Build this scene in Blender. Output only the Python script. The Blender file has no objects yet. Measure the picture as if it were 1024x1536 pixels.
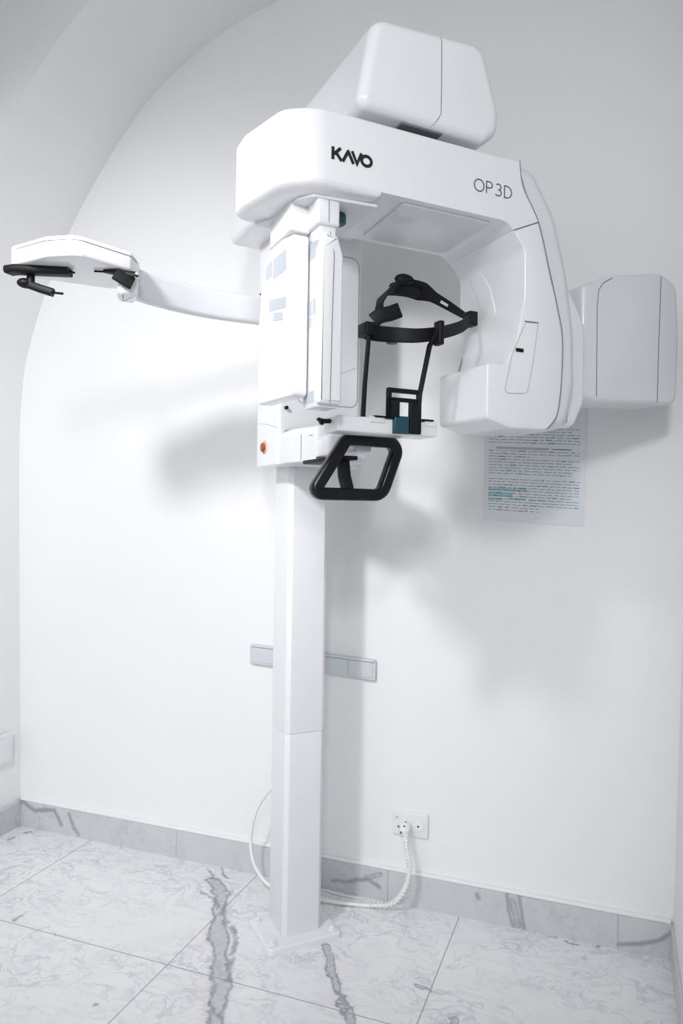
import bpy, bmesh, math, random
from mathutils import Vector, Matrix
PI = math.pi
random.seed(7)
scene = bpy.context.scene
COL = scene.collection

# ------------------------------------------------------------------ materials
def newmat(name):
    m = bpy.data.materials.new(name); m.use_nodes = True
    nt = m.node_tree; b = nt.nodes['Principled BSDF']
    return m, nt, b

def plain(name, col, rough=.4, metal=0., spec=.5, noise=.0, bump=0., scale=60., coat=0.):
    m, nt, b = newmat(name)
    b.inputs['Base Color'].default_value = (*col, 1)
    b.inputs['Roughness'].default_value = rough
    b.inputs['Metallic'].default_value = metal
    b.inputs['Specular IOR Level'].default_value = spec
    b.inputs['Coat Weight'].default_value = coat
    b.inputs['Coat Roughness'].default_value = .08
    tc = nt.nodes.new('ShaderNodeTexCoord')
    n = nt.nodes.new('ShaderNodeTexNoise'); n.inputs['Scale'].default_value = scale
    n.inputs['Detail'].default_value = 4
    nt.links.new(tc.outputs['Object'], n.inputs['Vector'])
    if noise:
        mx = nt.nodes.new('ShaderNodeMix'); mx.data_type = 'RGBA'
        mx.inputs[6].default_value = (*[c * (1 - noise) for c in col], 1)
        mx.inputs[7].default_value = (*[min(1, c * (1 + noise)) for c in col], 1)
        nt.links.new(n.outputs['Fac'], mx.inputs[0]); nt.links.new(mx.outputs[2], b.inputs['Base Color'])
    if bump:
        bp = nt.nodes.new('ShaderNodeBump'); bp.inputs['Strength'].default_value = bump
        bp.inputs['Distance'].default_value = .002
        nt.links.new(n.outputs['Fac'], bp.inputs['Height']); nt.links.new(bp.outputs['Normal'], b.inputs['Normal'])
    return m

M = {}
M['shell'] = plain('white_gloss_enamel', (.88, .885, .905), .28, noise=.01, coat=.35)
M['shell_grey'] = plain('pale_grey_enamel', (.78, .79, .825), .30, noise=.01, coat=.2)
M['powder'] = plain('white_powder_coat', (.80, .81, .85), .42, noise=.01, scale=200, bump=.03)
M['white'] = plain('white_plastic', (.82, .83, .85), .4, noise=.01)
M['black'] = plain('black_plastic', (.006, .0065, .0075), .5, spec=.25, noise=.1)
M['black_gloss'] = plain('black_lacquer', (.004, .0045, .006), .25, spec=.35)
M['strap'] = plain('black_webbing', (.007, .0075, .009), .6, spec=.25, noise=.2, scale=300, bump=.2)
M['seam'] = plain('dark_joint', (.16, .165, .18), .7, noise=.1)
M['seam_light'] = plain('grey_joint', (.40, .41, .44), .7, noise=.05)
M['logo'] = plain('black_print', (.01, .01, .012), .5)
M['logo_grey'] = plain('grey_print', (.07, .08, .095), .5)
M['teal'] = plain('teal_plastic', (.008, .065, .095), .35)
M['grille'] = plain('pale_blue_grille', (.56, .61, .67), .5, noise=.03)
M['red'] = plain('red_plastic', (.45, .035, .03), .35)
M['yellow'] = plain('yellow_plastic', (.62, .48, .20), .5)
M['steel'] = plain('steel', (.55, .56, .58), .35, metal=.9)
M['dark_grey'] = plain('dark_grey_rubber', (.10, .11, .12), .6)
M['paper'] = plain('paper', (.72, .75, .79), .35, noise=.02, scale=30, coat=.3)
M['ink'] = plain('grey_ink', (.20, .22, .25), .8, noise=.3, scale=120)
M['ink_dark'] = plain('dark_ink', (.05, .055, .065), .8)
M['ink_teal'] = plain('teal_highlight', (.36, .58, .61), .8, noise=.1)
M['ink_pink'] = plain('faded_pink_ink', (.50, .45, .48), .8, noise=.1)
M['cable'] = plain('white_cable_jacket', (.86, .86, .85), .4)
M['outlet'] = plain('outlet_white', (.80, .81, .83), .3, noise=.01)
M['panel'] = plain('rail_grey_white', (.62, .65, .69), .4, noise=.02)

def ramp(nt, src, stops, interp='LINEAR'):
    r = nt.nodes.new('ShaderNodeValToRGB'); e = r.color_ramp.elements
    r.color_ramp.interpolation = interp
    while len(e) < len(stops): e.new(.5)
    for k, (p, c) in enumerate(stops):
        e[k].position = p; e[k].color = (*c, 1) if len(c) == 3 else c
    nt.links.new(src, r.inputs[0]); return r.outputs[0]

def mth(nt, op, a, b=None, clamp=False):
    n = nt.nodes.new('ShaderNodeMath'); n.operation = op; n.use_clamp = clamp
    for k, v in enumerate((a, b)):
        if v is None: continue
        if isinstance(v, (int, float)): n.inputs[k].default_value = v
        else: nt.links.new(v, n.inputs[k])
    return n.outputs[0]

def vmth(nt, op, a, b=None, s=None):
    n = nt.nodes.new('ShaderNodeVectorMath'); n.operation = op
    for k, v in enumerate((a, b)):
        if v is None: continue
        if isinstance(v, (tuple, list)): n.inputs[k].default_value = v
        else: nt.links.new(v, n.inputs[k])
    if s is not None: 
        if isinstance(s, (int, float)): n.inputs['Scale'].default_value = s
        else: nt.links.new(s, n.inputs['Scale'])
    return n

def mixc(nt, f, a, b):
    n = nt.nodes.new('ShaderNodeMix'); n.data_type = 'RGBA'
    for k, v in ((0, f), (6, a), (7, b)):
        if isinstance(v, tuple): n.inputs[k].default_value = (*v, 1)
        elif isinstance(v, (int, float)): n.inputs[k].default_value = v
        else: nt.links.new(v, n.inputs[k])
    return n.outputs[2]

def seg_dist(nt, p, a, b, w):
    a = Vector(a); b = Vector(b); ab = b - a
    d = vmth(nt, 'SUBTRACT', p, tuple(a)).outputs[0]
    t = vmth(nt, 'DOT_PRODUCT', d, tuple(ab / ab.length_squared)).outputs['Value']
    t = mth(nt, 'ADD', t, 0., clamp=True)
    q = vmth(nt, 'SCALE', tuple(ab), s=t).outputs[0]
    e = vmth(nt, 'SUBTRACT', d, q).outputs[0]
    L = vmth(nt, 'LENGTH', e).outputs['Value']
    return mth(nt, 'DIVIDE', L, w)

def marble(name, veins, base=(.87, .87, .885), grout=None, joints_x=None, dist=.075, soft=(.60, .61, .64), rough=.14):
    m, nt, b = newmat(name)
    tc = nt.nodes.new('ShaderNodeTexCoord'); P = tc.outputs['Object']
    n1 = nt.nodes.new('ShaderNodeTexNoise'); n1.inputs['Scale'].default_value = 9; n1.inputs['Detail'].default_value = 6
    nt.links.new(P, n1.inputs['Vector'])
    off = vmth(nt, 'SUBTRACT', n1.outputs['Color'], (.5, .5, .5)).outputs[0]
    off = vmth(nt, 'MULTIPLY', off, (1, 1, 1)).outputs[0]
    # thin wispy veins: |noise-.5| small
    def wisps(scale, warp, lo, hi, seed):
        mp = nt.nodes.new('ShaderNodeMapping'); mp.inputs['Location'].default_value = (seed, seed * .7, 0)
        mp.inputs['Rotation'].default_value = (0, 0, .5); mp.inputs['Scale'].default_value = (1, 1.9, 1)
        nt.links.new(vmth(nt, 'ADD', P, vmth(nt, 'SCALE', off, s=warp).outputs[0]).outputs[0], mp.inputs['Vector'])
        n = nt.nodes.new('ShaderNodeTexNoise'); n.inputs['Scale'].default_value = scale; n.inputs['Detail'].default_value = 5
        n.inputs['Roughness'].default_value = .55
        nt.links.new(mp.outputs[0], n.inputs['Vector'])
        v = mth(nt, 'ABSOLUTE', mth(nt, 'SUBTRACT', n.outputs['Fac'], .5))
        return ramp(nt, v, [(lo, (1, 1, 1)), (hi, (0, 0, 0))], 'EASE')
    n2 = nt.nodes.new('ShaderNodeTexNoise'); n2.inputs['Scale'].default_value = 3.5; n2.inputs['Detail'].default_value = 3
    nt.links.new(P, n2.inputs['Vector'])
    patch = ramp(nt, n2.outputs['Fac'], [(.36, (.15, .15, .15)), (.58, (1, 1, 1))])
    c = mixc(nt, ramp(nt, n1.outputs['Fac'], [(.3, (0, 0, 0)), (.8, (1, 1, 1))]), base, tuple(x * .955 for x in base))
    w1 = mth(nt, 'MULTIPLY', wisps(5.0, .22, .0, .022, 3.1), patch)
    c = mixc(nt, mth(nt, 'MULTIPLY', w1, .85), c, soft)
    w2 = mth(nt, 'MULTIPLY', wisps(11, .12, .0, .05, 9.7), patch)
    c = mixc(nt, mth(nt, 'MULTIPLY', w2, .4), c, soft)
    if veins:
        warp = vmth(nt, 'ADD', P, vmth(nt, 'SCALE', off, s=dist).outputs[0]).outputs[0]
        n3 = nt.nodes.new('ShaderNodeTexNoise'); n3.inputs['Scale'].default_value = 60; n3.inputs['Detail'].default_value = 3
        nt.links.new(P, n3.inputs['Vector'])
        warp = vmth(nt, 'ADD', warp, vmth(nt, 'SCALE', vmth(nt, 'SUBTRACT', n3.outputs['Color'], (.5, .5, .5)).outputs[0], s=dist * .22).outputs[0]).outputs[0]
        dmin = {}
        for kind, pts, w in veins:
            for p, q in zip(pts, pts[1:]):
                d = seg_dist(nt, warp, p, q, w)
                dmin[kind] = d if kind not in dmin else mth(nt, 'MINIMUM', dmin[kind], d)
        if 'big' in dmin:
            d = mth(nt, 'MULTIPLY', dmin['big'], .5)
            mask = ramp(nt, d, [(.0, (.55, .55, .55)), (.30, (.50, .50, .50)), (.42, (1, 1, 1)), (.5, (.8, .8, .8)), (.62, (.12, .12, .12)), (.95, (0, 0, 0))])
            vc = mixc(nt, ramp(nt, n3.outputs['Fac'], [(.4, (0, 0, 0)), (.65, (1, 1, 1))]), (.38, .41, .46), (.25, .28, .33))
            c = mixc(nt, mask, c, vc)
        if 'thin' in dmin:
            d = mth(nt, 'MULTIPLY', dmin['thin'], .5)
            mask = ramp(nt, d, [(.0, (.9, .9, .9)), (.5, (.6, .6, .6)), (1., (0, 0, 0))])
            c = mixc(nt, mask, c, (.26, .28, .31))
    sx = nt.nodes.new('ShaderNodeSeparateXYZ'); nt.links.new(P, sx.inputs[0])
    def line(src, off_, period, w):
        v = mth(nt, 'ADD', src, off_ + 50 * period)
        v = mth(nt, 'MODULO', v, period)
        v = mth(nt, 'MINIMUM', v, mth(nt, 'SUBTRACT', period, v))
        return mth(nt, 'LESS_THAN', v, w)
    if grout:
        gx, gy, per = grout
        g = mth(nt, 'MAXIMUM', line(sx.outputs[0], -gx, per, .0016), line(sx.outputs[1], -gy, per, .0016))
        c = mixc(nt, mth(nt, 'MULTIPLY', g, .75), c, (.30, .30, .32))
    if joints_x:
        g = None
        for j in joints_x:
            v = mth(nt, 'LESS_THAN', mth(nt, 'ABSOLUTE', mth(nt, 'SUBTRACT', sx.outputs[0], j)), .0016)
            g = v if g is None else mth(nt, 'MAXIMUM', g, v)
        c = mixc(nt, mth(nt, 'MULTIPLY', g, .6), c, (.33, .33, .35))
    nt.links.new(c, b.inputs['Base Color'])
    b.inputs['Roughness'].default_value = rough
    return m

def z0(l): return [(x, y, 0) for x, y in l]
M['floor'] = marble('marble_tiles', [
    ('big', z0([(-1.075, 1.872), (-1.000, 1.800), (-.964, 1.730), (-.928, 1.649), (-.868, 1.555), (-.82, 1.47), (-.76, 1.36), (-.72, 1.28)]), .020),
    ('big', z0([(-.659, 1.703), (-.609, 1.631), (-.571, 1.567), (-.524, 1.491), (-.49, 1.40)]), .0105),
    ('big', z0([(-.371, 1.628), (-.336, 1.589), (-.300, 1.530), (-.27, 1.47)]), .0085),
    ('big', z0([(-.405, 1.637), (-.375, 1.634)]), .007),
    ('thin', z0([(-1.15, 1.945), (-1.09, 1.90), (-1.03, 1.84)]), .004),
    ('thin', z0([(-1.09, 1.964), (-1.02, 1.88), (-.979, 1.804), (-.955, 1.738)]), .004),
    ('thin', z0([(-.908, 1.68), (-.850, 1.60), (-.819, 1.494)]), .006),
    ('thin', z0([(-1.082, 1.808), (-1.03, 1.802), (-.984, 1.765)]), .005),
    ('thin', z0([(-.184, 1.955), (-.102, 1.953), (-.022, 1.954)]), .003),
    ('thin', z0([(-1.03, 1.323), (-1.002, 1.365)]), .003),
    ('thin', z0([(-1.82, 1.832), (-1.798, 1.893), (-1.783, 1.96)]), .004),
    ('thin', z0([(-1.436, 1.494), (-1.456, 1.609), (-1.50, 1.64)]), .0035),
], grout=(-.973, 1.493, .597))
M['base'] = marble('marble_skirting', [
    ('thin', [(-1.86, 1.958, .085), (-1.80, 1.958, .06), (-1.72, 1.958, .075), (-1.69, 1.958, .03)], .005),
    ('thin', [(-1.66, 1.958, .07), (-1.64, 1.958, .03), (-1.62, 1.958, .01)], .005),
    ('thin', [(-.735, 1.958, .030), (-.69, 1.958, .035), (-.665, 1.958, .045), (-.632, 1.958, .052), (-.60, 1.958, .035)], .004),
    ('big', [(-.64, 1.958, .055), (-.60, 1.958, .07)], .006),
    ('thin', [(-.251, 1.958, .09), (-.246, 1.958, .045), (-.234, 1.958, .0)], .0035),
    ('thin', [(-.222, 1.958, .09), (-.214, 1.958, .045), (-.206, 1.958, .0)], .0035),
    ('big', [(-.236, 1.958, .07), (-.222, 1.958, .01)], .008),
    ('thin', [(-.33, 1.958, .07), (-.325, 1.958, .06)], .004),
    ('thin', [(.14, 1.958, .07), (.115, 1.958, .045), (.07, 1.958, .025), (.02, 1.958, .015)], .004),
], base=(.60, .605, .63), joints_x=[-1.251, -.575, .018], dist=.02, soft=(.50, .51, .54), rough=.3)

def wallmat(name, col=(.848, .85, .858)):
    m, nt, b = newmat(name)
    tc = nt.nodes.new('ShaderNodeTexCoord')
    n = nt.nodes.new('ShaderNodeTexNoise'); n.inputs['Scale'].default_value = 2.2; n.inputs['Detail'].default_value = 5
    nt.links.new(tc.outputs['Object'], n.inputs['Vector'])
    nt.links.new(mixc(nt, n.outputs['Fac'], tuple(c * .975 for c in col), tuple(min(1, c * 1.02) for c in col)), b.inputs['Base Color'])
    n2 = nt.nodes.new('ShaderNodeTexNoise'); n2.inputs['Scale'].default_value = 7; n2.inputs['Detail'].default_value = 8
    nt.links.new(tc.outputs['Object'], n2.inputs['Vector'])
    bp = nt.nodes.new('ShaderNodeBump'); bp.inputs['Strength'].default_value = .25; bp.inputs['Distance'].default_value = .004
    nt.links.new(n2.outputs['Fac'], bp.inputs['Height']); nt.links.new(bp.outputs['Normal'], b.inputs['Normal'])
    b.inputs['Roughness'].default_value = .6
    return m
M['wall'] = wallmat('painted_plaster')

# ------------------------------------------------------------------ mesh helpers
def link(name, bm, mats, parent=None, origin=None, smooth=35, label=None, world=False):
    """one mesh object; vertices are given in the thing's frame, origin moved to the part's centre"""
    bmesh.ops.recalc_face_normals(bm, faces=bm.faces)
    me = bpy.data.meshes.new(name)
    if origin is None:
        vs = [v.co for v in bm.verts]
        origin = Vector([(min(v[i] for v in vs) + max(v[i] for v in vs)) / 2 for i in range(3)])
    origin = Vector(origin)
    bmesh.ops.translate(bm, verts=bm.verts, vec=-origin)
    bm.to_mesh(me); bm.free()
    if not isinstance(mats, (list, tuple)): mats = [mats]
    for m in mats: me.materials.append(m)
    for p in me.polygons: p.use_smooth = True
    me.set_sharp_from_angle(angle=math.radians(smooth))
    o = bpy.data.objects.new(name, me); COL.objects.link(o)
    base = Vector((0, 0, 0))
    if parent is not None:
        o.parent = parent
        base = Vector(parent.get('_f', (0, 0, 0)))
    o.location = origin - base
    o['_f'] = tuple(origin)
    if label: o['label'] = label
    return o

def arcpoly(pts, n=6):
    """pts = (x, y[, radius]); returns outline with the corners rounded"""
    out = []; N = len(pts)
    for i, p in enumerate(pts):
        r = p[2] if len(p) > 2 else 0
        c = Vector(p[:2])
        if r <= 0: out.append(c); continue
        a = Vector(pts[i - 1][:2]) - c; b = Vector(pts[(i + 1) % N][:2]) - c
        la, lb = a.length, b.length; a.normalize(); b.normalize()
        ang = math.acos(max(-1, min(1, a.dot(b)))); t = r / math.tan(ang / 2)
        t = min(t, la * .49, lb * .49); r = t * math.tan(ang / 2)
        p0 = c + a * t; p1 = c + b * t; cen = c + (a + b).normalized() * (r / math.sin(ang / 2))
        u0 = p0 - cen; u1 = p1 - cen
        a0 = math.atan2(u0.y, u0.x); da = (math.atan2(u1.y, u1.x) - a0 + PI) % (2 * PI) - PI
        for k in range(n + 1):
            th = a0 + da * k / n
            out.append(cen + Vector((math.cos(th), math.sin(th))) * r)
    return out

def area2(P): return sum(P[i - 1].x * P[i].y - P[i].x * P[i - 1].y for i in range(len(P)))

def inset(P, d):
    if abs(d) < 1e-9: return [p.copy() for p in P]
    s = 1 if area2(P) > 0 else -1; N = len(P); out = []
    for i in range(N):
        e0 = (P[i] - P[i - 1]); e1 = (P[(i + 1) % N] - P[i])
        if e0.length < 1e-7: e0 = e1
        if e1.length < 1e-7: e1 = e0
        e0.normalize(); e1.normalize()
        n0 = Vector((-e0.y, e0.x)) * s; n1 = Vector((-e1.y, e1.x)) * s
        m = n0 + n1; L = m.length
        if L < 1e-6: m = n0; k = 1
        else: m /= L; k = min(1 / max(.35, m.dot(n0)), 2.5)
        out.append(P[i] + m * d * k)
    return out

AX = {'z': lambda x, y, t: (x, y, t), 'v': lambda x, y, t: (x, t, y), 'u': lambda x, y, t: (t, x, y)}

def loft(bm, P, rings, axis):
    f = AX[axis]; prev = None; first = None
    for t, d in rings:
        R = [bm.verts.new(f(p.x, p.y, t)) for p in inset(P, d)]
        if prev:
            for i in range(len(R)):
                bm.faces.new((prev[i - 1], prev[i], R[i], R[i - 1]))
        else: first = R
        prev = R
    bm.faces.new(first); bm.faces.new(prev)
    return bm

def soft(pts, t0, t1, axis, r0=.004, r1=None, n=5, bm=None, arc=6):
    """prism of a rounded outline along an axis, with rounded rims r0 / r1"""
    if bm is None: bm = bmesh.new()
    if r1 is None: r1 = r0
    P = arcpoly(pts, arc) if not isinstance(pts[0], Vector) else pts
    rings = []; s = 1 if t1 > t0 else -1
    for k in range(n + 1):
        a = PI / 2 * k / n
        if r0 > 0 or k == n: rings.append((t0 + s * r0 * (1 - math.sin(a)), r0 * (1 - math.cos(a))) if False else (t0 + s * r0 * (1 - math.cos(a)), r0 * (1 - math.sin(a))))
    for k in range(n + 1):
        a = PI / 2 * k / n
        if r1 > 0 or k == 0: rings.append((t1 - s * r1 * (1 - math.sin(a)), r1 * (1 - math.cos(a))))
    return loft(bm, P, rings, axis)

def rect(x0, x1, y0, y1, r=.004): return [(x0, y0, r), (x1, y0, r), (x1, y1, r), (x0, y1, r)]

def box(x0, x1, y0, y1, z0_, z1, r=.003, bm=None, rc=None):
    rc = r * 1.3 if rc is None else rc
    return soft(rect(x0, x1, y0, y1, rc), z0_, z1, 'z', r, bm=bm, n=3, arc=4)

def spline(pts, n=8, closed=False):
    pts = [Vector(p) for p in pts]; N = len(pts); out = []
    def g(i): return pts[i % N] if closed else pts[max(0, min(N - 1, i))]
    for i in range(N if closed else N - 1):
        a, b, c, d = g(i - 1), g(i), g(i + 1), g(i + 2)
        for k in range(n):
            t = k / n
            out.append(.5 * ((2 * b) + (c - a) * t + (2 * a - 5 * b + 4 * c - d) * t * t + (3 * b - a - 3 * c + d) * t ** 3))
    if not closed: out.append(pts[-1])
    return out

def sweep(path, prof, bm=None, closed=False, up=(0, 0, 1), scale=None):
    """profile (side, up) swept along a path with a fixed up hint"""
    if bm is None: bm = bmesh.new()
    path = [Vector(p) for p in path]; N = len(path); up = Vector(up); rings = []
    for i in range(N):
        if closed: t = path[(i + 1) % N] - path[i - 1]
        else: t = path[min(N - 1, i + 1)] - path[max(0, i - 1)]
        t.normalize(); s = t.cross(up)
        if s.length < 1e-3: s = t.cross(Vector((1, 0, 0)))
        s.normalize(); w = s.cross(t)
        k = scale(i / (N - 1)) if scale else 1
        kk = 1
        if (closed or 0 < i < N - 1):
            d0 = (path[i] - path[i - 1]).normalized(); kk = 1 / max(.6, math.cos(math.acos(max(-1, min(1, d0.dot(t))))))
        rings.append([bm.verts.new(path[i] + s * a * k * kk + w * b * k) for a, b in prof])
    m = len(prof)
    for i in range(N if closed else N - 1):
        A, B = rings[i], rings[(i + 1) % N]
        for j in range(m): bm.faces.new((A[j - 1], A[j], B[j], B[j - 1]))
    if not closed: bm.faces.new(rings[0]); bm.faces.new(rings[-1])
    return bm

def circ(r, n=12): return [(r * math.cos(2 * PI * k / n), r * math.sin(2 * PI * k / n)) for k in range(n)]
def rrect(w, h, r=.002, n=3): return [tuple(p) for p in arcpoly([(-w / 2, -h / 2, r), (w / 2, -h / 2, r), (w / 2, h / 2, r), (-w / 2, h / 2, r)], n)]
def tube(path, r, n=12, bm=None, closed=False, up=(0, 0, 1)): return sweep(path, circ(r, n), bm, closed, up)

def disc(c, r, h, axis, bm=None, n=24, rim=.0008):
    x, y, z = c
    o = {'z': (x, y, z), 'v': (x, z, y), 'u': (y, z, x)}[axis]
    P = [Vector((o[0] + r * math.cos(2 * PI * k / n), o[1] + r * math.sin(2 * PI * k / n))) for k in range(n)]
    return soft(P, o[2], o[2] + h, axis, rim, n=3, bm=bm)

def strokes(lines, w, t, axis_v, bm=None):
    """flat lettering strokes on the plane v = axis_v (facing -v), each line a polyline in (u, z)"""
    if bm is None: bm = bmesh.new()
    for L in lines:
        closed = L[0] == L[-1] and len(L) > 2
        pts = [Vector(p) for p in (L[:-1] if closed else L)]; N = len(pts); left = []; right = []
        for i in range(N):
            d0 = (pts[i] - pts[i - 1]).normalized() if (closed or i) else None
            d1 = (pts[(i + 1) % N] - pts[i]).normalized() if (closed or i < N - 1) else None
            d0 = d0 or d1; d1 = d1 or d0
            t_ = (d0 + d1).normalized(); nrm = Vector((-t_.y, t_.x)); k = 1 / max(.5, t_.dot(d0))
            left.append(pts[i] + nrm * w / 2 * k); right.append(pts[i] - nrm * w / 2 * k)
        def vv(p, y): return bm.verts.new((p.x, y, p.y))
        F = [[vv(p, axis_v - t) for p in left], [vv(p, axis_v - t) for p in right], [vv(p, axis_v) for p in left], [vv(p, axis_v) for p in right]]
        for i in range(N if closed else N - 1):
            j = (i + 1) % N
            for a, b in ((0, 1), (2, 3), (0, 2), (1, 3)): bm.faces.new((F[a][i], F[a][j], F[b][j], F[b][i]))
        if not closed:
            for i in (0, N - 1): bm.faces.new((F[0][i], F[1][i], F[3][i], F[2][i]))
    return bm

def empty(name, loc, rz=0):
    o = bpy.data.objects.new(name, None); COL.objects.link(o)
    o.empty_display_size = .1; o.location = loc; o.rotation_euler = (0, 0, rz); return o
def tag(o, label, cat, group=None):
    o['label'] = label; o['category'] = cat
    if group: o['group'] = group
def struct(name, bm, mat, smooth=35):
    o = link(name, bm, mat, origin=(0, 0, 0), smooth=smooth); o['kind'] = 'structure'; return o

# ------------------------------------------------------------------ room
XL, XR, YW, YF = -1.87, .149, 1.97, 1.60
XC = (XL + XR) / 2
half = [(-1.87, 0), (-1.885, .6), (-1.900, 1.206), (-1.895, 1.432), (-1.868, 1.600), (-1.782, 1.828), (-1.677, 2.026), (-1.51, 2.251), (-1.338, 2.411), (-1.128, 2.523), (-.951, 2.574)]
half = [half[0]] + [tuple(p) for p in spline([Vector((x, z, 0)) for x, z in half[1:]] + [Vector((-.70, 2.632, 0)), Vector((-.40, 2.672, 0)), Vector((-.12, 2.68, 0))], 5)]
half = [(p[0], p[1]) for p in half]
right = [(XR + .012, 2.68), (XR + .010, 1.2), (XR - .006, .0)]
arch = half + right
# floor
bm = bmesh.new(); loft(bm, [Vector(p) for p in ((-3.6, -2.2), (2.4, -2.2), (2.4, 2.1), (-3.6, 2.1))], [(-.1, 0), (0, 0)], 'z')
struct('floor', bm, M['floor'])
# back wall
bm = bmesh.new(); loft(bm, [Vector(p) for p in ((-3.6, -.02), (2.4, -.02), (2.4, 3.2), (-3.6, 3.2))], [(YW, 0), (YW + .12, 0)], 'v')
struct('wall_back', bm, M['wall'])
# vault over the niche: left jamb, soffit and right jamb, with the front wall face round the arch
def vault_strip(pts, name):
    bm = bmesh.new(); ring = []
    for x, z in pts:
        ring.append([bm.verts.new((x, YF, z)), bm.verts.new((x, YW + .01, z))])
    for a, b in zip(ring, ring[1:]): bm.faces.new((a[0], a[1], b[1], b[0]))
    return bm
n_spring = 13
def jamb(name, pts, side):
    bm = bmesh.new(); xo = -3.6 if side < 0 else 2.4
    A = []
    for x, z in pts:
        A.append((bm.verts.new((x, YF, z)), bm.verts.new((x, YW + .01, z)), bm.verts.new((xo, YF, z)), bm.verts.new((xo, YW + .01, z))))
    for a, b in zip(A, A[1:]):
        bm.faces.new((a[0], a[1], b[1], b[0])); bm.faces.new((a[0], b[0], b[2], a[2]))
        bm.faces.new((a[2], b[2], b[3], a[3])); bm.faces.new((a[1], a[3], b[3], b[1]))
    for a in (A[0], A[-1]): bm.faces.new((a[0], a[2], a[3], a[1]))
    return struct(name, bm, M['wall'], smooth=40)
jamb('wall_left', half[:n_spring], -1)
jamb('wall_right', list(reversed(right)), 1)
mid = half[n_spring - 1:] + right[:1]
bm = bmesh.new(); A = []
for x, z in mid:
    A.append((bm.verts.new((x, YF, z)), bm.verts.new((x, YW + .01, z)), bm.verts.new((x, YF, 3.2)), bm.verts.new((x, YW + .01, 3.2))))
for a, b in zip(A, A[1:]):
    bm.faces.new((a[0], a[1], b[1], b[0])); bm.faces.new((a[0], b[0], b[2], a[2]))
    bm.faces.new((a[2], b[2], b[3], a[3])); bm.faces.new((a[1], a[3], b[3], b[1]))
for a in (A[0], A[-1]): bm.faces.new((a[0], a[2], a[3], a[1]))
za = mid[0][1]
for x0, x1, za in ((-3.6, mid[0][0], mid[0][1]), (mid[-1][0], 2.4, mid[-1][1])):
    loft(bm, [Vector(p) for p in ((x0, za), (x1, za), (x1, 3.2), (x0, 3.2))], [(YF, 0), (YW + .01, 0)], 'v')
loft(bm, [Vector(p) for p in ((-3.6, -2.2), (2.4, -2.2), (2.4, YF + .01), (-3.6, YF + .01))], [(2.74, 0), (2.84, 0)], 'z')
struct('ceiling', bm, M['wall'], smooth=40)

# side walls of the room in front of the niche, open towards the daylight behind the camera
for nm, xa, xb in (('wall_front_left', -3.1, -3.0), ('wall_front_right', 1.3, 1.4)):
    bm = bmesh.new(); loft(bm, [Vector(p) for p in ((xa, -2.2), (xb, -2.2), (xb, YF + .005), (xa, YF + .005))], [(-.01, 0), (2.76, 0)], 'z')
    struct(nm, bm, M['wall'])
# skirting
def skirting(name, p0, p1, nrm, z1=.085, t=.012):
    p0 = Vector(p0); p1 = Vector(p1); n = Vector(nrm); d = (p1 - p0)
    bm = bmesh.new(); vs = []
    for q in (p0, p1):
        vs.append([bm.verts.new((*(q + n * a), z)) for a, z in ((-.02, 0), (t, 0), (t, z1 - .003), (t - .003, z1), (-.02, z1 + .001))])
    for j in range(5): bm.faces.new((vs[0][j - 1], vs[0][j], vs[1][j], vs[1][j - 1]))
    bm.faces.new(vs[0]); bm.faces.new(vs[1])
    return struct(name, bm, M['base'])
skirting('baseboard_back', (XL + .001, YW), (XR - .001, YW), (0, -1))
skirting('baseboard_left', (XL, YF), (XL, YW - .0125), (1, 0))
skirting('baseboard_right', (XR, YF), (XR, YW - .0125), (-1, 0))
bm = bmesh.new()   # plaster lip running over the skirting
sweep([(XL + .012, YW, .0905), (XR - .012, YW, .0905)], rrect(.024, .009, .002), bm)
struct('trim_1', bm, M['wall'])

# ------------------------------------------------------------------ the X-ray machine
R_ = math.radians(46)
mach = empty('dental_xray_machine', (-.747, 1.745, 0), R_)
tag(mach, 'white floor-standing dental panoramic X-ray machine with overhead C-shaped arm on square column', 'x-ray machine')
def part(name, bm, mat='shell', parent=mach, **k): return link(name, bm, M[mat] if isinstance(mat, str) else mat, parent, **k)
def seamline(pts, parent, r=.0007, mat='seam', closed=False, up=(0, 1, 0), name='joint_line'):
    return part(name, tube(pts, r, 6, closed=closed, up=up), mat, parent)

# base plate with anchor bolts
bp = part('base_plate', soft([(-.112, -.083, .014), (.084, -.083, .014), (.084, .074, .014), (-.112, .074, .014)], .0, .016, 'z', .0, .006), 'powder')
for u, v in ((-.094, -.060), (.064, -.062), (-.096, .048), (.064, .052)):
    b = bmesh.new(); disc((u, v, .016), .012, .003, 'z', b); 
    P = [Vector((u + .0075 * math.cos(k * PI / 3), v + .0075 * math.sin(k * PI / 3))) for k in range(6)]
    soft(P, .0188, .026, 'z', .001, n=2, bm=b)
    part('anchor_bolt', b, 'white', bp)
col_prof = [(-.062, -.045, .0), (.043, -.045, .0), (.043, .060, .0), (-.062, .060, .0)]
def chamf(u0, u1, v0, v1, c): return [(u0, v0 + c, .004), (u0 + c, v0, .004), (u1 - c, v0, .004), (u1, v0 + c, .004), (u1, v1 - c, .004), (u1 - c, v1, .004), (u0 + c, v1, .004), (u0, v1 - c, .004)]
part('lower_column', soft(chamf(-.062, .043, -.047, .062, .010), .015, .517, 'z', .0006, n=2), 'powder')
part('upper_column', soft(chamf(-.0625, .0435, -.0475, .0625, .010), .5178, 1.184, 'z', .0006, n=2), 'shell')

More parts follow.
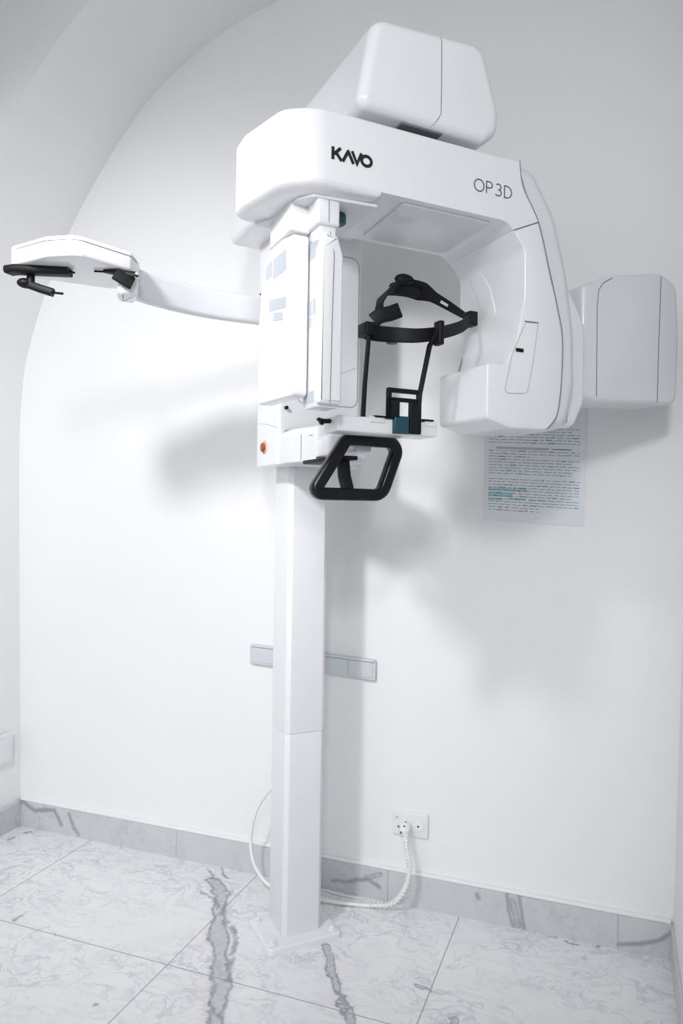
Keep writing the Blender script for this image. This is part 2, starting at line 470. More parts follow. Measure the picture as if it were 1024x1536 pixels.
# carriage behind the sensors
car = part('carriage', soft(rect(-.118, .103, -.100, .055, .012), 1.180, 1.752, 'z', .003), 'shell')
seamline([Vector((x, -.1003, y)) for x, y in [tuple(p) for p in arcpoly([(-.07, 1.330, .02), (.092, 1.330, .02), (.092, 1.700, .02), (-.07, 1.700, .02)], 6)]], car, closed=True)
seamline([(.02, -.1003, 1.40), (.09, -.1003, 1.43)], car, r=.0004, mat='seam_light')
eb = bmesh.new(); disc((-.118, -.012, 1.227), .0165, -.002, 'u', eb)
e = part('emergency_stop', eb, 'yellow', car, label='red and yellow emergency stop button')
eb = bmesh.new(); disc((-.120, -.012, 1.227), .0085, -.002, 'u', eb); disc((-.1215, -.012, 1.227), .0115, -.005, 'u', eb, rim=.003)
part('button_cap', eb, 'red', e)
for u, z in ((-.098, 1.316), (-.013, 1.294)):
    b = bmesh.new(); disc((u, -.1, z), .0042, -.010, 'v', b, n=12)
    part('stop_pin', b, 'black', car)
seamline([(-.1183, -.098, 1.268), (-.1183, -.02, 1.284), (-.1183, .03, 1.29)], car, r=.0005, mat='seam_light')
# pod reaching forward under the patient area
pod = part('carriage_pod', soft([(-.112, -.098, .004), (-.112, -.16, .03), (-.088, -.262, .016), (.040, -.262, .012), (.060, -.098, .004)], 1.181, 1.262, 'z', .003, .022, n=7), 'shell')
seamline([(-.1015, -.135, 1.243), (-.0995, -.19, 1.243), (-.092, -.25, 1.238)], pod, r=.0006)
seamline([(-.1012, -.208, 1.185), (-.1012, -.208, 1.243)], pod, r=.0006, up=(0, 1, 0))
b = box(-.083, -.030, -.272, -.258, 1.190, 1.226, .004)
hp = part('pod_hatch', b, 'white', pod); seamline([(-.078, -.2725, 1.200), (-.05, -.2725, 1.222)], hp, r=.0008)
b = box(-.086, -.026, -.264, -.255, 1.182, 1.191, .001); part('hatch_recess', b, 'dark_grey', pod)
cra = part('chin_rest_arm', box(-.078, -.038, -.432, -.240, 1.190, 1.236, .006), 'shell_grey')
part('arm_bracket', box(-.078, -.038, -.520, -.425, 1.2245, 1.238, .003), 'shell_grey', cra)

# handle loop
brk = part('handle_bracket', box(-.122, -.082, -.455, -.268, 1.172, 1.180, .002), 'black')
part('handle_post', sweep([(-.108, -.440, 1.176), (-.107, -.446, 1.140), (-.101, -.450, 1.113)], rrect(.014, .024, .003), up=(1, 0, 0)), 'black', brk)
P = arcpoly([(-.177, 1.1045, .010), (-.028, 1.1045, .026), (.006, 1.195, .020), (-.008, 1.2115, .014), (-.108, 1.2115, .014)], 6)
part('patient_handle', sweep([Vector((p.x, -.452, p.y)) for p in P], rrect(.024, .0255, .007, 4), closed=True, up=(0, 1, 0)), 'black_gloss', label='black looped patient handle')

# chin rest tray and support
tray = part('chin_rest_tray', box(-.184, .023, -.575, -.515, 1.213, 1.241, .003), 'shell')
part('tray_clip', box(-.006, .021, -.5775, -.560, 1.232, 1.2435, .001), 'white', tray)
part('tray_clip', box(-.122, -.090, -.5775, -.560, 1.232, 1.2425, .001), 'white', tray)
b = bmesh.new(); sweep([(-.186, -.548, 1.232), (-.199, -.548, 1.231), (-.206, -.548, 1.228)], circ(.0042), b, up=(0, 1, 0)); disc((-.2, -.548, 1.23), .006, -.004, 'u', b, n=14)
part('tray_knob', b, 'black', tray)
cr = part('chin_support', box(-.112, .012, -.580, -.520, 1.241, 1.2445, .001), 'black', label='black chin support frame on the white tray')
b = bmesh.new()
box(-.089, -.081, -.585, -.575, 1.243, 1.290, .0015, b); box(-.089, -.064, -.585, -.575, 1.243, 1.277, .0015, b)
box(-.042, -.018, -.585, -.575, 1.215, 1.277, .0015, b); box(-.026, -.018, -.585, -.575, 1.243, 1.292, .0015, b)
box(-.089, -.018, -.585, -.575, 1.288, 1.296, .0015, b); box(-.089, -.018, -.585, -.575, 1.272, 1.279, .0015, b)
part('support_frame', b, 'black', cr)
part('chin_cup', box(-.074, -.043, -.584, -.560, 1.214, 1.246, .002), 'teal', cr, label='teal chin piece')

# head support: two rods and the adjustable band
hs = part('head_support_rod', sweep([(-.121, -.548, 1.236), (-.118, -.548, 1.30), (-.112, -.550, 1.392)], rrect(.008, .008, .002)), 'black')
part('head_support_rod', sweep([(-.024, -.580, 1.230), (-.021, -.582, 1.29), (-.013, -.600, 1.375), (-.006, -.622, 1.402)], rrect(.008, .008, .002)), 'black')
bandpts = spline([(-.108, -.535, 1.404), (-.096, -.565, 1.395), (-.075, -.595, 1.389), (-.042, -.609, 1.389), (.009, -.598, 1.402), (.074, -.57, 1.427), (.128, -.53, 1.460)], 8)
fb = part('head_band', sweep(bandpts, rrect(.006, .026, .002), scale=lambda t: 1.15 - .35 * t), 'strap', label='black padded head band on two rods')
part('band_pad', sweep([p + Vector((0, .006, .002)) for p in bandpts[6:40]], rrect(.008, .020, .003)), 'black', fb)
b = box(-.121, -.098, -.556, -.520, 1.393, 1.418, .003); part('rod_clamp', b, 'black', fb)
b = sweep([(-.098, -.540, 1.424), (-.088, -.545, 1.433), (-.068, -.549, 1.439), (-.050, -.552, 1.447)], rrect(.010, .028, .003)); part('band_bracket', b, 'black', fb)
b = box(-.010, .001, -.628, -.607, 1.374, 1.417, .002); part('band_clip', b, 'black', fb)
b = box(.117, .137, -.54, -.515, 1.444, 1.472, .002); part('band_buckle', b, 'black', fb)
b = bmesh.new(); disc((-.078, -.575, 1.377), .010, .006, 'z', b, n=16); part('clamp_knob', b, 'dark_grey', fb)
# rear strap: narrow ends with slots, wide back piece with ratchet knob
st = [(-.085, -.545, 1.432), (-.0835, -.535, 1.452), (-.070, -.520, 1.473), (-.05, -.500, 1.495), (-.025, -.478, 1.512), (.010, -.462, 1.522), (.040, -.456, 1.524), (.070, -.458, 1.518), (.100, -.468, 1.503), (.120, -.490, 1.483), (.128, -.52, 1.462)]
sp = spline(st, 6); Ln = len(sp)
def strap_w(t):
    if t < .16: return .55
    if t < .28: return .62 + (t - .16) / .12 * .55
    if t < .66: return 1.25
    if t < .74: return 1.25 - (t - .66) / .08 * .55
    return .7 - (t - .74) * .9
def ribbon(path, w, t, width):
    bm = bmesh.new(); rings = []
    N = len(path)
    for i, p in enumerate(path):
        tan = (path[min(N - 1, i + 1)] - path[max(0, i - 1)]).normalized()
        out = (p - Vector((.02, -.53, p.z - .10))).normalized(); s = tan.cross(out).normalized(); nn = s.cross(tan).normalized()
        h = w * width(i / (N - 1)) / 2
        rings.append([bm.verts.new(p + s * a * h + nn * b * t / 2) for a, b in ((-1, -1), (1, -1), (1, 1), (-1, 1))])
    for a, b in zip(rings, rings[1:]):
        for j in range(4): bm.faces.new((a[j - 1], a[j], b[j], b[j - 1]))
    bm.faces.new(rings[0]); bm.faces.new(rings[-1]); return bm
rs = part('rear_strap', ribbon(sp, .034, .003, strap_w), 'strap')
b = bmesh.new()
def blob(c, rx, ry, rz, bm): 
    r = bmesh.ops.create_uvsphere(bm, u_segments=20, v_segments=12, radius=1)
    bmesh.ops.scale(bm, verts=r['verts'], vec=(rx, ry, rz)); bmesh.ops.translate(bm, verts=r['verts'], vec=c)
blob(Vector((.010, -.466, 1.536)), .022, .012, .012, b); part('ratchet_knob', b, 'black', rs)
b = bmesh.new(); blob(Vector((.018, -.460, 1.520)), .040, .007, .015, b); part('ratchet_housing', b, 'black', rs)
for i0, i1 in ((13, 17), (47, 51)):
    seg = [p + Vector((0, -.0018, -.0012)) for p in sp[i0:i1]]
    part('strap_slot', ribbon(seg, .006, .0025, lambda t: 1), 'shell_grey', rs)

# sensor housings hanging under the left end of the beam
sa = part('rear_sensor_housing', soft([(-.599, 1.262, .008), (-.599, 1.534, .01), (-.55, 1.542, .01), (-.502, 1.549, .006), (-.459, 1.522, .012), (-.439, 1.480, .03), (-.425, 1.42, .05), (-.428, 1.268, .006)], -.281, -.253, 'u', .004), 'shell')
sb = part('front_sensor_housing', soft([(-.250, 1.248, .004), (-.2075, 1.248, .004), (-.2075, 1.494, .006), (-.218, 1.526, .004), (-.243, 1.530, .004), (-.250, 1.505, .006)], -.641, -.572, 'v', .006, .004), 'shell')
part('rear_connector', soft(rect(-.592, -.488, 1.541, 1.594, .003), -.284, -.249, 'u', .003), 'shell', sa)
part('front_connector', soft(rect(-.254, -.2125, 1.544, 1.5935, .005), -.634, -.568, 'v', .005), 'shell', sb)
part('connector_neck', box(-.247, -.217, -.628, -.576, 1.52, 1.546, .002), 'shell', sb)
seamline([(-.2295, -.6413, 1.249), (-.228, -.6413, 1.38), (-.226, -.6413, 1.495), (-.232, -.6375, 1.532)], sb, r=.0007, up=(0, 1, 0))
seamline([(-.2335, -.6343, 1.549), (-.2335, -.6343, 1.586)], sb, r=.0006, up=(0, 1, 0))
def grille(name, v0, v1, z0_, z1, u, n, parent, slant=0):
    bm = bmesh.new()
    for k in range(n):
        v = v0 + (v1 - v0) * k / n
        w = abs(v1 - v0) / n * .72
        P = [(v, z0_), (v + w, z0_), (v + w + slant, z1), (v + slant, z1)]
        loft(bm, [Vector(p) for p in P], [(u + .001, 0), (u - .0006, 0)], 'u')
    return part(name, bm, 'grille', parent)
grille('vent_grille', -.566, -.500, 1.483, 1.518, -.281, 12, sa); grille('vent_grille', -.496, -.462, 1.492, 1.518, -.281, 7, sa)
b = bmesh.new(); loft(b, [Vector(p) for p in ((-.568, 1.418), (-.485, 1.430), (-.485, 1.450), (-.568, 1.436))], [(-.2816, 0), (-.279, 0)], 'u'); part('status_label', b, 'grille', sa)
b = bmesh.new(); loft(b, [Vector(p) for p in ((-.553, 1.400), (-.507, 1.408), (-.507, 1.422), (-.553, 1.413))], [(-.2816, 0), (-.279, 0)], 'u'); part('status_label', b, 'grille', sa)
grille('vent_grille', -.620, -.575, 1.494, 1.521, -.250, 9, sb); grille('vent_grille', -.622, -.578, 1.252, 1.271, -.250, 9, sb)
grille('vent_grille', -.622, -.578, 1.400, 1.424, -.250, 3, sb); grille('vent_grille', -.607, -.578, 1.381, 1.396, -.250, 2, sb)
b = bmesh.new(); disc((-.281, -.436, 1.474), .002, -.002, 'u', b, n=10); part('screw', b, 'black', sa)
b = box(-.251, -.212, -.630, -.585, 1.243, 1.249, .001); part('bottom_grille', b, 'shell_grey', sb)

# overhead beam
plan = [(-.345, -.450, .03), (-.345, -.520, .05), (-.318, -.628, .05), (-.268, -.660, .07), (.125, -.660, 0), (.125, -.450, 0)]
bm = bmesh.new(); P = arcpoly(plan, 8)
rings = [(1.6052, .0)] + [(1.722 - .010 * (1 - math.sin(PI / 2 * k / 5)), .010 * (1 - math.cos(PI / 2 * k / 5))) for k in range(6)]
loft(bm, P, rings, 'z')
plan2 = plan[:4] + [(-.150, -.660, 0), (-.130, -.450, 0)]
P2 = arcpoly(plan2, 8)
rings = [(1.5905 + .0145 * (1 - math.cos(PI / 2 * k / 7)), .030 * (1 - math.sin(PI / 2 * k / 7))) for k in range(8)]
loft(bm, P2, rings, 'z')
loft(bm, arcpoly([(.098, 1.7178), (.137, 1.7185, .004), (.146, 1.674, .03), (.183, 1.6165), (.126, 1.5915), (.112, 1.602, .01), (.098, 1.6052)], 5), [(-.6601, 0), (-.45, 0)], 'v')
beam = part('beam', bm, 'shell')
part('sensor_slide_plate', soft([(-.310, -.47, .004), (-.288, -.510, .01), (-.281, -.608, .012), (-.262, -.634, .010), (-.148, -.644, .002), (-.148, -.47, .004)], 1.5855, 1.591, 'z', .001, n=2), 'shell_grey', beam)
b = bmesh.new(); disc((-.196, -.585, 1.568), .016, .018, 'z', b, n=20, rim=.004); part('indicator_lens', b, 'teal', beam)
for u, v in ((.081, -.611), (.061, -.523)):
    b = bmesh.new(); disc((u, v, 1.6038), .0035, .002, 'z', b, n=12); part('screw', b, 'seam', beam)
b = soft([(-.10, -.645, .008), (.085, -.645, .008), (.10, -.47, .02), (-.09, -.47, .02)], 1.6005, 1.606, 'z', .002, .001, n=2); part('underside_cover', b, 'shell_grey', beam)
seamline([(.1835, -.6605, 1.6165), (.126, -.6605, 1.5912)], beam, r=.0007)
# lettering: bold KAVO, light OP 3D
x, z, h = -.2430, 1.6405, .0205
K = [[(x + .0028, z), (x + .0028, z + h)], [(x + .0048, z + .0088), (x + .0165, z + h)], [(x + .0085, z + .0118), (x + .0185, z)]]
A_ = [[(x + .0205, z), (x + .0290, z + h - .004)], [(x + .0290, z + h), (x + .0400, z)]]
V_ = [[(x + .0372, z + h), (x + .0465, z + .0015), (x + .0545, z + h)]]
cx, cz, r = x + .0640, z + h / 2 - .0005, h / 2 - .0022
O_ = [[(cx + .0090 * math.cos(2 * PI * k / 24), cz + r * math.sin(2 * PI * k / 24)) for k in range(25)]]
O_[0][-1] = O_[0][0]
part('maker_lettering', strokes(K + A_ + V_ + O_, .0052, .0006, -.6602), 'logo', beam, smooth=20)
z = 1.6465; h = .0212; w = .0018
def oval(cx, cz, rx, rz, a0=0, a1=360, n=24):
    L = [(cx + rx * math.cos(math.radians(a0 + (a1 - a0) * k / n)), cz + rz * math.sin(math.radians(a0 + (a1 - a0) * k / n))) for k in range(n + 1)]
    if a1 - a0 == 360: L[-1] = L[0]
    return L
L = [oval(.0475, z + h / 2, .0105, h / 2)]
L += [[(.0635, z), (.0635, z + h), (.0700, z + h)] + oval(.0700, z + h * .74, .0062, h * .26, 90, -90, 10)[1:] + [(.0635, z + h * .48)]]
L += [oval(.0895, z + h * .76, .0060, h * .24, 140, -90, 12) + oval(.0890, z + h * .27, .0072, h * .27, 90, -140, 14)[1:]]
L += [[(.1035, z), (.1035, z + h), (.1080, z + h)] + oval(.1080, z + h / 2, .0115, h / 2, 90, -90, 14)[1:] + [(.1035, z)]]
part('model_lettering', strokes(L, w, .0006, -.6602), 'logo_grey', beam, smooth=20)

# top housing over the beam
hp = [(-.196, 1.742, .016), (-.188, 1.800, .1), (-.166, 1.893, .030), (-.110, 1.902, .06), (.046, 1.911, .030), (.072, 1.880, .03), (.091, 1.815, .05), (.091, 1.770, .03), (.062, 1.738, .010)]
hp = [(-.196, 1.742, .020), (-.168, 1.898, .032), (.056, 1.913, .034), (.094, 1.800, .04), (.092, 1.760, .03), (.062, 1.738, .02)]
top = part('top_housing', soft(hp, -.660, .070, 'v', .019, .010, n=7, arc=8), 'shell')
tj = [(-.036, -.641 - .0192 * math.cos(a), 1.8868 + .0192 * math.sin(a)) for a in (1.4, 1.1, .8, .5, .25, 0)]
tj += [(-.035, -.6602, 1.82), (-.035, -.6602, 1.765)] + [(-.037 - .012 * a, -.641 - .0192 * math.cos(a), 1.7595 - .0192 * math.sin(a)) for a in (.25, .5, .8, 1.1, 1.4)]
seamline(tj, top, r=.0007, up=(1, 0, 0))
part('vent_slot', box(-.105, -.022, -.646, -.600, 1.7368, 1.7405, .001), 'seam', top)
b = bmesh.new(); disc((-.05, -.55, 1.715), .07, .030, 'z', b, n=40); part('swivel_collar', b, 'dark_grey', top)

# C-arm leg with its outer shell
def backtaper(bm, v0=-.55, z_hi=1.46, z_lo=1.34, dv=-.055):
    for v in bm.verts:
        if v.co.y > v0:
            t = max(0, min(1, (z_hi - v.co.z) / (z_hi - z_lo))); t = t * t * (3 - 2 * t)
            v.co.y += dv * t
inner = [(.126, 1.5912, 0), (.153, 1.560, .03), (.154, 1.470, .08), (.136, 1.385, .06), (.112, 1.343, .022), (.072, 1.343, .005), (.072, 1.243, .010), (.125, 1.229, .03), (.212, 1.231, .02)]
outer = [(.236, 1.258, .02), (.245, 1.316, .06), (.246, 1.406, .1), (.230, 1.470, .1), (.210, 1.534, .1), (.183, 1.6162, 0)]
bm = soft(inner + outer, -.66, -.450, 'v', .003, .004, n=3, arc=8)
backtaper(bm); arm = part('c_arm', bm, 'shell')
# raised lip of the lower collimator and door outline
door = arcpoly([(.157, 1.426, .003), (.186, 1.428, .004), (.176, 1.355, .05), (.163, 1.295, .010), (.110, 1.291, .008), (.127, 1.366, .05)], 5)
seamline([Vector((p.x, -.6602, p.y)) for p in door], arm, r=.0006, closed=True, mat='seam_light')
part('door_catch', box(.135, .152, -.6625, -.655, 1.370, 1.3765, .001), 'black', arm)
seamline([(.154, -.6602, 1.428), (.187, -.6602, 1.429)], arm, r=.0009, mat='seam')
sh_in = [(.128, 1.724), (.110, 1.70), (.120, 1.62), (.16, 1.58), (.19, 1.50), (.20, 1.40), (.19, 1.30), (.16, 1.235)]
sh_out = [(.225, 1.229, .03), (.272, 1.240, .045), (.292, 1.320, .08), (.289, 1.42, .12), (.270, 1.530, .15), (.236, 1.640, .12), (.180, 1.718, .08), (.142, 1.7245, .008)]
bm = bmesh.new(); P = arcpoly([(x, y, .0) for x, y in sh_in] + sh_out[0:], 8)
soft(P, -.6585, -.470, 'v', .030, .03, n=8, bm=bm)
backtaper(bm, z_hi=1.5, z_lo=1.3, dv=-.03)
shell = part('c_arm_shell', bm, 'shell_grey', arm)
sl = spline([(.137, -.6604, 1.7205), (.146, -.6604, 1.674), (.183, -.6604, 1.6162), (.210, -.6604, 1.534), (.230, -.6604, 1.470), (.2455, -.6604, 1.406), (.244, -.6604, 1.316), (.234, -.6604, 1.258), (.211, -.6604, 1.232)], 6)
seamline(sl, shell, r=.0008)
# inner moulding on the arm's inner face
part('inner_moulding', soft([(-.60, 1.40, .02), (-.53, 1.41, .02), (-.515, 1.50, .04), (-.47, 1.575, .02), (-.50, 1.585, .02), (-.555, 1.52, .04)], .1515, .162, 'u', .003, n=3), 'shell', arm)

# tube housing behind the arm
lens = part('coupling_plate', soft([(.285, 1.512, .01), (.303, 1.517, .012), (.344, 1.452, .05), (.346, 1.300, .06), (.318, 1.247, .02), (.285, 1.243, .01)], -.620, -.520, 'v', .012), 'shell')
part('coupling_neck', box(.335, .420, -.598, -.515, 1.318, 1.458, .008), 'shell_grey', lens)
tb = part('tube_housing', soft([(.352, 1.310, .010), (.400, 1.306, .01), (.627, 1.318, .022), (.632, 1.460, .10), (.624, 1.580, .030), (.575, 1.599, .02), (.430, 1.574, .04), (.385, 1.552, .03), (.352, 1.540, .012)], -.600, -.490, 'v', .010, .012), 'shell_grey')
seamline([(.566, -.6004, 1.312 + .006), (.568, -.6004, 1.45), (.572, -.6004, 1.590)], tb, r=.0008, up=(1, 0, 0))
seamline([(.392, -.6004, 1.316), (.390, -.6004, 1.50), (.393, -.6004, 1.535), (.405, -.6004, 1.552), (.43, -.6004, 1.566)], tb, r=.0008, up=(0, 1, 0))

# cephalometric arm to the left
cp = spline([(-.470, -.135, 1.551), (-.425, -.105, 1.551), (-.380, -.084, 1.551), (-.313, -.062, 1.551), (-.240, -.052, 1.551), (-.170, -.052, 1.551), (-.112, -.050, 1.551)], 8)
ca = part('cephalometric_arm', sweep(cp, rrect(.028, .066, .010, 5)), 'shell_grey')
hd = part('cephalometric_head', soft([(-.700, -.128, .010), (-.642, -.219, .03), (-.600, -.250, .02), (-.580, -.253, .02), (-.478, -.206, .02), (-.452, -.150, .02), (-.452, -.085, .02), (-.50, -.060, .02), (-.68, -.060, .02)], 1.551, 1.592, 'z', .008, .006), 'shell')
hl = arcpoly([(-.7005, -.128, .010), (-.6425, -.2195, .03), (-.600, -.2505, .02), (-.580, -.2535, .02), (-.4775, -.2065, .02), (-.4515, -.150, .02)], 6)
seamline([Vector((p.x, p.y, 1.582)) for p in hl[3:-4]], hd, r=.0006)
part('ear_rod_socket', soft([(-.505, -.205, .01), (-.462, -.195, .01), (-.455, -.135, .01), (-.495, -.135, .01)], 1.505, 1.556, 'z', .012, .002), 'shell', hd)
# black ear post holders under the head
eh = bmesh.new()
sweep([(-.703, -.116, 1.5445), (-.690, -.130, 1.5445), (-.600, -.162, 1.5445), (-.592, -.166, 1.5445)], rrect(.030, .016, .006, 4), eh)
h1 = part('ear_post_holder', eh, 'black', label='black bar with swivelling ear post under the outer end')
b = bmesh.new(); tube([(-.663, -.128, 1.540), (-.663, -.128, 1.520)], .008, 14, b, up=(1, 0, 0)); blob(Vector((-.672, -.122, 1.522)), .017, .014, .010, b)
sweep([(-.675, -.120, 1.523), (-.645, -.136, 1.511), (-.622, -.146, 1.504)], rrect(.018, .016, .005, 4), b)
tube([(-.622, -.146, 1.504), (-.603, -.152, 1.503)], .0025, 8, b)
part('ear_post', b, 'black', h1)
b = bmesh.new(); tube([(-.597, -.166, 1.5462), (-.583, -.170, 1.543)], .002, 8, b); part('holder_pin', b, 'black', h1)
eh = bmesh.new()
sweep([(-.530, -.190, 1.549), (-.512, -.198, 1.548), (-.49, -.203, 1.543), (-.472, -.205, 1.541)], rrect(.026, .012, .005, 4), eh, scale=lambda t: .45 + t)
sweep([(-.512, -.212, 1.541), (-.495, -.214, 1.532), (-.477, -.213, 1.524)], rrect(.010, .024, .003, 4), eh)
h2 = part('ear_post_holder', eh, 'black', label='black folded ear post beside the curved arm')
b = bmesh.new(); tube([(-.548, -.186, 1.5475), (-.520, -.195, 1.5475)], .0022, 8, b); part('ear_post', b, 'black', h2)
b = tube([(-.480, -.215, 1.544), (-.466, -.214, 1.5415)], .0022, 8); part('holder_pin', b, 'black', h2)

# ------------------------------------------------------------------ things on the wall
# power socket
sk = empty('wall_socket', (-.515, YW, .220)); tag(sk, 'white double power outlet plate low on the wall with cable plugged in', 'power socket')
part('socket_plate', soft(rect(-.565, -.466, .188, .253, .004), YW, YW - .009, 'v', .0, .003), 'outlet', sk) if False else None
def local(bm, o):
    bmesh.ops.translate(bm, verts=bm.verts, vec=-Vector(o.location)); return bm
pl = link('socket_plate', local(soft(rect(-.565, -.466, .188, .253, .004), YW, YW - .009, 'v', .0, .003), sk), M['outlet'], sk)
for x in (-.527, -.492):
    b = bmesh.new(); disc((x, YW - .009, .220), .0155, -.0022, 'v', b) 
    ins = link('socket_insert', local(b, sk), M['white'], pl)
    b = bmesh.new()
    for dz in ((-.006, .006) if x < -.5 else (0,)): disc((x, YW - .0113, .220 + dz), .0028, -.0006, 'v', b, n=10, rim=.0002)
    link('socket_hole', local(b, sk), M['logo'], ins)
b = bmesh.new(); disc((-.553, YW - .009, .235), .003, -.001, 'v', b, n=10, rim=.0003); link('plate_screw', local(b, sk), M['seam_light'], pl)

# power cable with plug
pc = empty('power_cable', (-.60, 1.90, 0)); tag(pc, 'white power cable with round plug looping from the socket behind the column', 'cable')
path = spline([(-.519, 1.926, .208), (-.510, 1.912, .175), (-.500, 1.905, .130), (-.510, 1.900, .075), (-.548, 1.905, .025), (-.605, 1.910, .007), (-.665, 1.896, .0065), (-.735, 1.884, .008), (-.82, 1.872, .016), (-.888, 1.862, .030), (-.938, 1.868, .075), (-.955, 1.875, .135), (-.945, 1.875, .205), (-.918, 1.868, .260), (-.870, 1.850, .312), (-.80, 1.815, .34)], 10)
cb = link('cable_jacket', local(tube(path, .0047, 12), pc), M['cable'], pc)
b = bmesh.new()
blob(Vector((-.525, YW - .030, .2155)), .0165, .019, .0165, b); tube([(-.523, 1.945, .212), (-.519, 1.928, .203), (-.515, 1.918, .192)], .0075, 12, b, up=(0, 1, 0))
pg = link('plug', local(b, pc), M['cable'], pc)
b = bmesh.new()
for dx, dz in ((-.012, .0095), (.004, .012)): disc((-.527 + dx, YW - .040, .2155 + dz), .0026, -.004, 'v', b, n=10, rim=.0004)
disc((-.530, YW - .0505, .2125), .003, .004, 'v', b, n=10, rim=.0004)
link('plug_screw', local(b, pc), M['dark_grey'], pg)
sp2 = []; i1 = 52
for i in range(2, i1 * 3):
    f = i / 3; k = int(f); p = path[k].lerp(path[k + 1], f - k); t = (path[k + 1] - path[k]).normalized()
    s = t.cross(Vector((0, 1, 0))).normalized(); w_ = s.cross(t); a = f * 2 * PI / 1.9
    sp2.append(p + (s * math.cos(a) + w_ * math.sin(a)) * .0066)
sp2 = spline(sp2, 3)
link('spiral_wrap', local(tube(sp2, .0019, 6), pc), M['cable'], pc)
# thin stray cable
tcb = link('thin_cable', tube(spline([(-.760, 1.945, .004), (-.72, 1.940, .0035), (-.68, 1.938, .0035), (-.652, 1.940, .004)], 6), .0022, 8), M['cable'])
tag(tcb, 'short thin white wire on the floor against the skirting behind the column', 'wire')

# two-part trunking panel behind the column
tp = empty('trunking_panel', (-.815, YW, .64)); tag(tp, 'long horizontal grey white trunking panel on the wall behind the column', 'wall panel')
def tilt(bm, x0=-.62, k=-.040):
    for v in bm.verts: v.co.z += (v.co.x - x0) * k
    return bm
fr = link('panel_frame', local(tilt(soft([(-1.009, .603, .004), (-.620, .603, .004), (-.620, .661, .006), (-1.009, .661, .006)], YW, YW - .014, 'v', 0, .003)), tp), M['panel'], tp)
for x0, x1 in ((-.800, -.700), (-.699, -.628), (-1.000, -.801)):
    link('panel_cover', local(tilt(soft(rect(x0, x1, .610, .653, .007), YW - .013, YW - .0165, 'v', 0, .0015)), tp), M['panel'], tp)
link('panel_lip', local(tilt(box(-1.006, -.623, YW - .020, YW - .012, .655, .661, .001)), tp), M['panel'], tp)

# printed notice under the tube housing
no = empty('printed_notice', (-.205, YW, 1.215)); tag(no, 'sheet of small printed text hanging on the wall below the grey tube housing', 'notice')
nz = lambda x, z: z + (x + .331) * -.048
bm = bmesh.new(); W0, W1, B0, B1 = -.331, -.078, 1.055, 1.385
P = [Vector((W0, nz(W0, B0))), Vector((W1, nz(W1, B0))), Vector((W1 + .003, nz(W1, B1))), Vector((W0 - .002, nz(W0, B1)))]
loft(bm, P, [(YW, 0), (YW - .0025, 0)], 'v')
ps = link('paper_sheet', local(bm, no), M['paper'], no)
bm = bmesh.new()
def dash(x0, x1, z, h, mi):
    y = YW - .0027
    f = bm.faces.new([bm.verts.new((a, y, nz(a, c))) for a, c in ((x0, z), (x1, z), (x1, z + h), (x0, z + h))]); f.material_index = mi
rnd = random.Random(5)
z = 1.365; row = 0
while z > 1.080:
    row += 1
    blank = row in (16, 20, 27)
    xe = W1 - .012 - (rnd.choice((0, 0, 0, .02, .10)) if not blank else .12)
    x = W0 + .012
    if row == 17:
        dash(W0 + .03, W0 + .165, z - .002, .0062, 3); dash(W0 + .172, W0 + .22, z, .0018, 1)
    elif not blank or row == 20:
        while x < xe:
            l = rnd.uniform(.006, .022)
            mi = 0 if rnd.random() < .82 else 1
            dash(x, min(x + l, xe), z + rnd.uniform(-.0004, .0004), .0017 if mi else .0014, mi)
            x += l + rnd.uniform(.0015, .006)
    z -= .0074
y0 = bm.verts[:] if False else None
for zz, x1_ in ((1.135, .108), (1.130, .108), (1.1265, .108), (1.116, .06), (1.111, .055), (1.107, .10)): pass
def teal(x0, x1, z, h):
    y = YW - .00262
    f = bm.faces.new([bm.verts.new((a, y, nz(a, c))) for a, c in ((x0, z), (x1, z), (x1, z + h), (x0, z + h))]); f.material_index = 2
teal(W0 + .012, W0 + .112, 1.134, .0085); teal(W0 + .012, W0 + .075, 1.119, .012); teal(W0 + .066, W0 + .108, 1.112, .006); teal(W0 + .012, W0 + .05, 1.109, .006)
o = bpy.data.objects  # text rows are one printed surface pattern
me_mats = [M['ink'], M['ink_dark'], M['ink_teal'], M['ink_pink']]
bmesh.ops.translate(bm, verts=bm.verts, vec=-Vector(no.location))
me = bpy.data.meshes.new('printed_text'); bm.normal_update(); bm.to_mesh(me); bm.free()
for m in me_mats: me.materials.append(m)
tx = bpy.data.objects.new('printed_text', me); COL.objects.link(tx); tx.parent = ps; tx.location = -Vector(ps['_f'])
tx['label'] = 'rows of small grey text with a teal highlighted block'

# switch plate on the left wall
sw = empty('switch_plate', (-1.868, 1.89, .275)); tag(sw, 'white blank plate low on the left wall near the corner', 'wall plate')
f = link('plate_frame', local(soft(rect(1.800, 1.923, .224, .324, .004), -1.875, -1.862, 'u', 0, .003), sw), M['outlet'], sw)
link('plate_cover', local(soft(rect(1.808, 1.915, .233, .305, .003), -1.8625, -1.860, 'u', 0, .001), sw), M['outlet'], sw)

# strip helper property
for ob in bpy.data.objects:
    if '_f' in ob: del ob['_f']

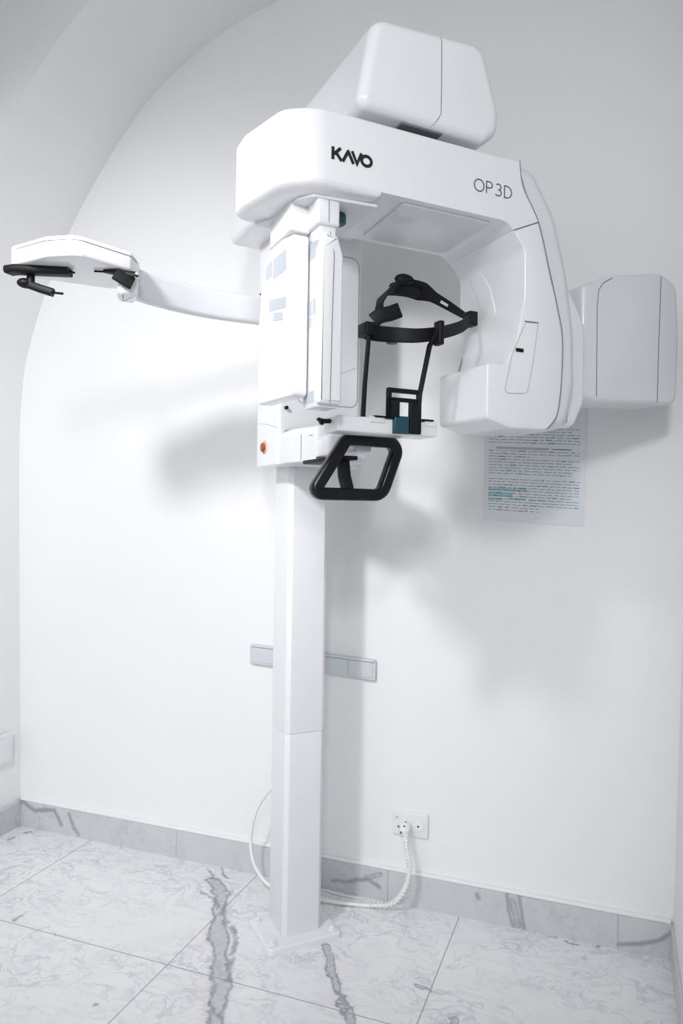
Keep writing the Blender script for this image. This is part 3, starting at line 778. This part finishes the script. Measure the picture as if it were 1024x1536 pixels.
# ------------------------------------------------------------------ light
def area(name, loc, tgt, size, power, col=(1, 1, 1), shape='DISK', sy=None):
    l = bpy.data.lights.new(name, 'AREA'); l.shape = shape; l.size = size
    if sy: l.size_y = sy
    l.energy = power; l.color = col
    o = bpy.data.objects.new(name, l); COL.objects.link(o); o.location = loc
    d = Vector(tgt) - Vector(loc); o.rotation_euler = d.to_track_quat('-Z', 'Y').to_euler(); return o
def spot(name, loc, tgt, ang, blend, radius, power, col=(1, 1, 1)):
    l = bpy.data.lights.new(name, 'SPOT'); l.spot_size = math.radians(ang); l.spot_blend = blend
    l.shadow_soft_size = radius; l.energy = power; l.color = col
    o = bpy.data.objects.new(name, l); COL.objects.link(o); o.location = loc
    o.rotation_euler = (Vector(tgt) - Vector(loc)).to_track_quat('-Z', 'Y').to_euler(); return o
spot('ceiling_spot', (-.91, .16, 2.03), (-1.38, 1.97, .88), 88, 1.0, .085, 82)
spot('front_fill', (.10, -.60, 1.98), (-.45, 1.5, 1.50), 75, 1.0, .13, 54)  # fill added behind the camera to brighten the machine's front faces
w = bpy.data.worlds.new('room_light'); scene.world = w; w.use_nodes = True
bg = w.node_tree.nodes['Background']; bg.inputs[0].default_value = (.93, .95, 1, 1); bg.inputs[1].default_value = .80
wn = w.node_tree; tcw = wn.nodes.new('ShaderNodeTexCoord'); sz = wn.nodes.new('ShaderNodeSeparateXYZ')
wn.links.new(tcw.outputs['Generated'], sz.inputs[0])
zz = mth(wn, 'ADD', mth(wn, 'MULTIPLY', sz.outputs[2], .5), .5)
wn.links.new(ramp(wn, zz, [(.0, (.45, .455, .47)), (.49, (.60, .61, .63)), (.53, (2.22, 2.23, 2.27)), (1., (2.4, 2.42, 2.48))]), bg.inputs[0])

# ------------------------------------------------------------------ camera
cam = bpy.data.cameras.new('camera'); co = bpy.data.objects.new('camera', cam); COL.objects.link(co)
cam.sensor_fit = 'VERTICAL'; cam.sensor_height = 24; cam.lens = 24 * 1110 / 1536; cam.clip_start = .02
yaw = math.radians(20.4)
co.matrix_world = Matrix.Translation((0, 0, 1.07)) @ Matrix.Rotation(yaw, 4, 'Z') @ Matrix.Rotation(PI / 2, 4, 'X') @ Matrix.Rotation(.016, 4, 'Z')
scene.camera = co
vs = scene.view_settings
vs.view_transform = 'Standard'; vs.look = 'None'; vs.gamma = 1; vs.use_curve_mapping = False; vs.exposure = 0.05
